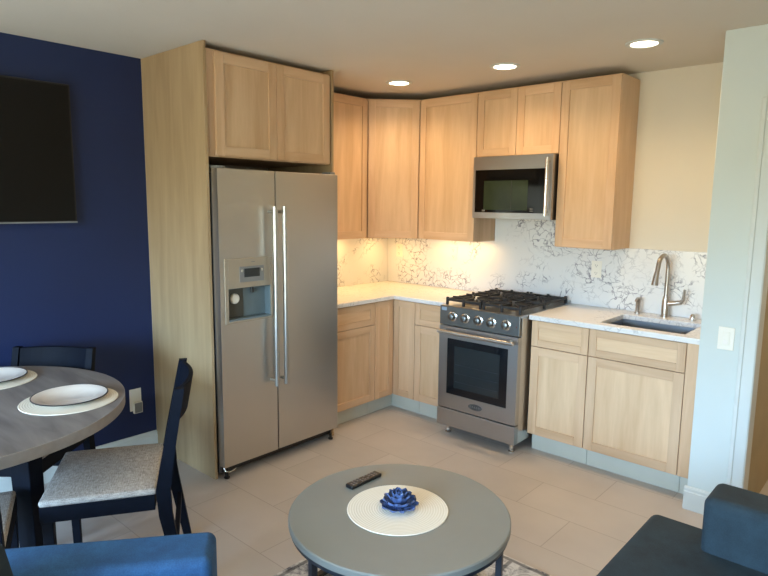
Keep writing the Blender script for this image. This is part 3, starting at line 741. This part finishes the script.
def make_chair(label, loc, rz, SW=.50, SD=.44, SH=.47, BH=.97, lean=.115, legs_group='upholstered dining chairs'):
    # local: faces -y, seat centre at origin
    t = thing('dining_chair', label, 'chair', (loc[0], loc[1], 0), rz, legs_group)
    hw, hd = SW/2, SD/2
    MB().rbox(-hw+.001, hw-.001, -hd-.004, hd-.018, SH-.028, SH, .013, .012).build('seat', 'tweed', t)
    m = MB(); zf0, zf1 = SH-.088, SH-.024
    m.box(-hw+.03, hw-.03, -hd, -hd+.022, zf0, zf1); m.box(-hw, -hw+.022, -hd, hd-.026, zf0, zf1); m.box(hw-.022, hw, -hd, hd-.026, zf0, zf1); m.box(-hw+.03, hw-.03, hd-.048, hd-.026, zf0, zf1)
    m.build('seat_frame', 'navywood', t, bevel=.002)
    for s in (-1, 1):
        MB().bar((s*(hw-.022), -hd+.03, .001), (s*(hw-.022), -hd+.024, SH-.030), .032, .032, 0, (1,0,0), .042, .042).build('leg', 'navywood', t, bevel=.003)
        x = s*(hw-.018)
        p = MB()
        ys = [(hd+.075, 0.001, .034), (hd+.012, SH-.12, .052), (hd+.006, SH-.01, .056), (hd+.024, SH+.10, .050), (hd+lean, BH, .036)]
        for (ya, za, wa), (yb_, zb_, wb) in zip(ys[:-1], ys[1:]):
            p.hexa([(x-.017, ya-wa/2, za), (x+.017, ya-wa/2, za), (x+.017, ya+wa/2, za), (x-.017, ya+wa/2, za)], [(x-.017, yb_-wb/2, zb_), (x+.017, yb_-wb/2, zb_), (x+.017, yb_+wb/2, zb_), (x-.017, yb_+wb/2, zb_)])
        p.build('rear_post', 'navywood', t)
    # curved top rail
    def rail(z0, z1, name):
        n = 14; vs = []; th = .020
        yl = lambda z: hd+.024+(lean-.024)*(z-SH-.10)/(BH-SH-.10)
        for i in range(n+1):
            u = -1+2*i/n; x = u*(hw-.036); b = .040*(1-u*u)
            for z in (z0, z1):
                for o in (-th/2, th/2): vs.append((x, yl(z)+b+o, z))
        fs = []
        for i in range(n):
            a = 4*i; c = a+4
            fs += [(a, c, c+2, a+2), (a+1, a+3, c+3, c+1), (a+2, c+2, c+3, a+3), (a, a+1, c+1, c)]
        fs += [(0, 2, 3, 1), (4*n, 4*n+1, 4*n+3, 4*n+2)]
        mm = MB(); mm._add(vs, fs); mm.build(name, 'navywood', t, bevel=.003)
    rail(BH-.150, BH-.004, 'top_rail')
    m = MB(); m.box(-hw+.035, hw-.035, hd+.035, hd+.055, .20, .235); m.build('stretcher', 'navywood', t, bevel=.002)
    return t
def face(dx, dy): return math.atan2(dx, -dy)     # local -y turned to (dx, dy)
f1 = Vector((-.522, -.853))
c1 = Vector((1.447, -3.014)) + f1*.195 + Vector((-.853, .522))*.240
make_chair('grey tweed dining chair pulled out towards the refrigerator panel, seat fully visible', c1, face(*f1), SW=.50, SD=.44, SH=.478, BH=.882, lean=.082)
f2 = Vector((.655, -.755)).normalized()
c2 = Vector((.248, -2.937)) + f2*.335
make_chair('dark dining chair against the navy wall, only its back rail above the table', c2, face(*f2), SW=.43, SD=.48, SH=.47, BH=.840, lean=.092)
f3 = Vector((-.90, .35)).normalized()
c3 = Vector((1.17, -3.68))
make_chair('dining chair tucked under the table by the blue-lit armchair, mostly hidden', c3, face(*f3), SW=.45, SD=.45, SH=.47, BH=.855, lean=.115)

def placemat(label, x, y, z, r, g): 
    o = MB().lathe([(0, .0005), (r-.003, .0005), (r, .002), (r-.002, .0045), (0, .0045)], 80).build('placemat', 'woven', None, loc=(x, y, z)); tag(o, label, 'placemat', g); return o
placemat('cream woven placemat near the open edge of the dining table', .935, -3.128, .75, .195, 'round woven placemats')
placemat('cream woven placemat nearer the navy wall, cut by the picture edge', .36, -3.272, .75, .197, 'round woven placemats')
def dplate(label, x, y):
    t = thing('dinner_plate', label, 'plate', (x, y, .7550), 0, 'white dark-rimmed dinner plates')
    MB().lathe([(0, .002), (.085, .0005), (.092, .001), (.112, .010), (.148, .0170), (.1505, .0180), (.148, .0200), (.114, .0150), (.100, .0075), (0, .006)], 80).build('dish', 'porcelain', t)
    MB().lathe([(.1482, .0172), (.1530, .0168), (.1532, .0205), (.1490, .0208), (.1482, .0172)], 80).build('rim', 'rim', t)
dplate('white plate with dark rim near the open edge of the dining table', .925, -3.122)
dplate('white plate with dark rim nearer the navy wall', .358, -3.268)

# ------------------------------------------------------------------ rug, coffee table and things on it
rg_ = MB().box(1.675, 3.42, -4.55, -1.78, .0005, .008).build('area_rug', 'rug', None, bevel=.003)
tag(rg_, 'distressed grey and white patterned rug beneath the round coffee table', 'rug')
CC = Vector((2.242, -2.438)); CR = .4215
ct = thing('coffee_table', 'round grey coffee table with dark metal frame in the foreground', 'table', (CC.x, CC.y, .0085))
zt = .45-.0085
MB().lathe([(0, zt-.028), (CR-.004, zt-.028), (CR, zt-.025), (CR, zt-.004), (CR-.004, zt), (0, zt)], 112).build('tabletop', 'coffee', ct)
MB().lathe([(CR-.030, zt-.044), (CR-.006, zt-.044), (CR-.006, zt-.0285), (CR-.030, zt-.0285), (CR-.030, zt-.044)], 112).build('apron_ring', 'coffee_edge', ct)
for deg_ in (-97, 13, 83, 193):
    a = radians(deg_)
    MB().bar(((CR-.02)*cos(a), (CR-.02)*sin(a), .001), ((CR-.02)*cos(a), (CR-.02)*sin(a), zt-.045), .022, .022, 0, (cos(a), sin(a), 0)).build('leg', 'coffee_edge', ct, bevel=.002)
MB().lathe([(CR-.032, .012), (CR-.010, .012), (CR-.010, .032), (CR-.032, .032), (CR-.032, .012)], 96).build('floor_ring', 'coffee_edge', ct)
placemat('cream woven placemat in the middle of the coffee table', 2.232, -2.436, .45, .195, 'round woven placemats')
# ceramic lotus
lt = MB()
def petal(ang, r0, tilt, ln, wd, z0):
    n, k_ = 8, 6; vs = []
    for i in range(n+1):
        u = i/n; half = wd*(sin(pi*min(1, (u*.82+.10)))**.8)*(1 if u < .999 else .0)
        if i == n: half = .0008
        for j in range(k_+1):
            s_ = -1+2*j/k_
            rad = ln*u; cup = .32*wd*(s_*s_)
            x = r0+rad*cos(tilt)-cup*sin(tilt) ; z = z0+rad*sin(tilt)+.35*ln*u*u*.5+cup*cos(tilt)
            y = half*s_
            vs.append((x*cos(ang)-y*sin(ang), x*sin(ang)+y*cos(ang), z))
    b = len(vs); th = .0035
    vs += [(v[0]*(1-.05), v[1]*(1-.05), v[2]-th) for v in vs]
    fs = []
    for i in range(n):
        for j in range(k_):
            a = i*(k_+1)+j; q = (a, a+k_+1, a+k_+2, a+1); fs.append(q); fs.append(tuple(b+t_ for t_ in q[::-1]))
    for i in range(n):
        a = i*(k_+1); fs.append((a+k_+1, a, b+a, b+a+k_+1)); a += k_; fs.append((a, a+k_+1, b+a+k_+1, b+a))
    lt._add(vs, fs, 0, True)
for cnt, r0, tl, ln, wd, z0, off in ((10, .020, .02, .056, .026, .007, 0), (10, .018, .42, .052, .024, .010, .3), (8, .015, .85, .052, .021, .012, .1), (7, .010, 1.12, .050, .017, .015, .5), (5, .005, 1.35, .046, .013, .018, .2)):
    for i in range(cnt): petal(off+2*pi*i/cnt, r0, tl, ln, wd, z0)
lt.lathe([(0, .0005), (.034, .0005), (.040, .004), (.034, .012), (0, .018)], 32)
lo = lt.build('ceramic_lotus', 'cobalt', None, loc=(2.236, -2.432, .4548))
tag(lo, 'glossy cobalt blue ceramic lotus flower on the coffee table placemat', 'ornament')
rm_a, rm_b = Vector((1.962, -2.412)), Vector((1.960, -2.240))
rm_dir = (Vector((1.945, -2.238))-Vector((1.960, -2.415)))
rem = thing('remote_control', 'slim black remote control lying on the coffee table', 'remote', (1.977, -2.359, .4505), math.atan2(rm_dir.y, rm_dir.x)-pi/2-.10)
MB().box(-.021, .021, -.088, .088, 0, .016).build('case', 'black', rem, bevel=.004)
for i in range(9):
    for j in range(3):
        if (i*3+j*5) % 4 == 0 and i not in (1, 8): continue
        MB().box(-.015+.012*j, -.009+.012*j, -.076+.017*i, -.068+.017*i, .0161, .0176).build('button', 'button', rem)

# ------------------------------------------------------------------ sofa and armchair
sf = thing('sofa', 'dark teal upholstered sofa at the lower right, arm towards the doorway', 'sofa', (0, 0, 0))
sy_f, sy_b = -1.752, -4.35
MB().rbox(2.99, 3.90, sy_b, -1.775, .10, .295, .02).build('base', 'teal', sf)
MB().rbox(2.953, 3.70, -3.02, sy_f+.004, .296, .445, .035, .006).build('seat_cushion', 'teal', sf)
MB().rbox(2.953, 3.70, sy_b+.19, -3.03, .296, .445, .035, .006).build('seat_cushion', 'teal', sf)
MB().rbox(3.168, 3.92, -1.938, sy_f, .30, .642, .030).build('arm', 'teal', sf)
MB().rbox(3.168, 3.92, sy_b, sy_b+.186, .30, .642, .030).build('arm', 'teal', sf)
MB().rbox(3.68, 3.93, sy_b+.19, -1.94, .30, .78, .05).build('backrest', 'teal', sf)
for x, y in ((3.05, -1.84), (3.84, -1.84), (3.05, -4.27), (3.84, -4.27)):
    MB().lathe([(.018, 0), (.026, .09)], 16, (x, y, .0088)).build('leg', 'coffee_edge', sf)
fa = Vector((.61, .79)).normalized(); na = Vector((-fa.y, fa.x))
front_outer = Vector((2.095, -3.142))
AW, AD = .80, .82
# local: faces -y ; outer side of the visible arm at local +x
org = front_outer - fa*(AD/2) - na*(AW/2)
ac = thing('armchair', 'blue-lit upholstered armchair in the lower left corner', 'armchair', (org.x, org.y, 0), face(*fa))
hw, hd = AW/2, AD/2
for s in (-1, 1):
    a, b = (hw-.175, hw) if s > 0 else (-hw, -hw+.175)
    MB().rbox(a, b, -hd, hd, .12, .612, .028).build('arm', 'bluelit_velvet', ac)
MB().rbox(-hw+.176, hw-.176, -hd+.03, hd-.17, .12, .30, .02).build('base', 'bluelit_velvet', ac)
MB().rbox(-hw+.178, hw-.178, -hd+.005, hd-.172, .301, .43, .035, .008).build('seat_cushion', 'bluelit_velvet', ac)
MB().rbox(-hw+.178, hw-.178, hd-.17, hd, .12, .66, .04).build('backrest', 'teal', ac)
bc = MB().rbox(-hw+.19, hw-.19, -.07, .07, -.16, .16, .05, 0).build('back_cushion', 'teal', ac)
bc.location = (0, hd-.27, .60); bc.rotation_euler = (radians(-12), 0, 0)
for x in (-hw+.06, hw-.06):
    for y in (-hd+.06, hd-.06): MB().lathe([(.016, 0), (.022, .112)], 16, (x, y, .0088)).build('leg', 'coffee_edge', ac)

# ------------------------------------------------------------------ camera
CAM = dict(f=606.78, c=(3.6554, -4.1127, 1.6183), yaw=.732, pitch=-.1392, roll=.0109)
cd = bpy.data.cameras.new('camera'); cam = bpy.data.objects.new('camera', cd); COL.objects.link(cam)
cd.sensor_fit = 'HORIZONTAL'; cd.sensor_width = 36; cd.lens = CAM['f']*36/768; cd.clip_start = .02
cy_, sy_ = cos(CAM['yaw']), sin(CAM['yaw']); cp_, sp_ = cos(CAM['pitch']), sin(CAM['pitch'])
fw = Vector((-sy_*cp_, cy_*cp_, sp_)); r_ = Vector((cy_, sy_, 0)); u_ = r_.cross(fw)
cr_, sr_ = cos(CAM['roll']), sin(CAM['roll'])
R2 = cr_*r_ + sr_*u_; U2 = -sr_*r_ + cr_*u_
mat = Matrix((R2, U2, -fw)).transposed().to_4x4(); mat.translation = Vector(CAM['c'])
cam.matrix_world = mat
SC.camera = cam

# ------------------------------------------------------------------ light
w = bpy.data.worlds.new('sky'); SC.world = w; w.use_nodes = True
nt = w.node_tree; bg = nt.nodes['Background']
tc = N(nt, 'ShaderNodeTexCoord'); sx = N(nt, 'ShaderNodeSeparateXYZ'); nt.links.new(tc.outputs['Generated'], sx.inputs[0])
rp = N(nt, 'ShaderNodeValToRGB'); cr = rp.color_ramp
cr.elements[0].position = .44; cr.elements[0].color = (.17, .15, .095, 1)
cr.elements[1].position = .56; cr.elements[1].color = (.44, .70, 1.0, 1)
e_ = cr.elements.new(.50); e_.color = (.24, .26, .20, 1)
mr = N(nt, 'ShaderNodeMapRange'); mr.inputs['From Min'].default_value = -1; mr.inputs['From Max'].default_value = 1
nt.links.new(sx.outputs['Z'], mr.inputs['Value']); nt.links.new(mr.outputs[0], rp.inputs['Fac']); nt.links.new(rp.outputs['Color'], bg.inputs['Color'])
bg.inputs['Strength'].default_value = 30.0

def area(name, loc, rot, size, size_y, power, col, spread=pi, portal=False):
    l = bpy.data.lights.new(name, 'AREA'); l.shape = 'RECTANGLE'; l.size = size; l.size_y = size_y; l.energy = power; l.color = col; l.spread = spread
    if portal: l.cycles.is_portal = True
    o = bpy.data.objects.new(name, l); COL.objects.link(o); o.location = loc; o.rotation_euler = rot; return o
area('window_portal', ((WX0+WX1)/2, YB-.10, (WZ0+WZ1)/2), (radians(90), 0, 0), WX1-WX0, WZ1-WZ0, 1, (1,1,1), portal=True)
WARM = (1, .70, .40)
for x, y, p in ((.741, -.733, 8.5), (1.589, -.716, 8.5), (2.431, -.727, 8.5)):
    l = bpy.data.lights.new('downlight_lamp', 'SPOT'); l.energy = p*3.2; l.color = WARM; l.spot_size = radians(150); l.spot_blend = 1; l.shadow_soft_size = .065
    o = bpy.data.objects.new('downlight_lamp', l); COL.objects.link(o); o.location = (x, y, H-.02)
area('under_cabinet_lamp', (.86, -.13, UB-.01), (0, 0, 0), .5, .03, 1.5, (1, .64, .24))
area('under_cabinet_lamp', (.13, -.9, UB-.01), (0, 0, 0), .03, .6, 2.0, (1, .64, .24))
area('under_cabinet_lamp', (.25, -.25, UB-.01), (0, 0, 0), .25, .03, 1.3, (1, .64, .24))
# added warm fill spots just under the living-room ceiling, out of view
for x, y in ((1.6, -4.6), (3.4, -4.6), (3.4, -2.4)):
    l = bpy.data.lights.new('fill_lamp', 'SPOT'); l.energy = 22; l.color = (1, .82, .62); l.spot_size = radians(150); l.spot_blend = .8; l.shadow_soft_size = .08
    o = bpy.data.objects.new('fill_lamp', l); COL.objects.link(o); o.location = (x, y, H-.03)
l = bpy.data.lights.new('hall_fill', 'POINT'); l.energy = 26; l.color = (1, .82, .6); l.shadow_soft_size = .1  # added point light to brighten the hall beyond the doorway, no known lamp
o = bpy.data.objects.new('hall_fill', l); COL.objects.link(o); o.location = (3.8, .7, 2.2)

SC.view_settings.view_transform = 'Standard'
SC.view_settings.look = 'None'
SC.view_settings.exposure = 0.3
SC.view_settings.gamma = 1.0
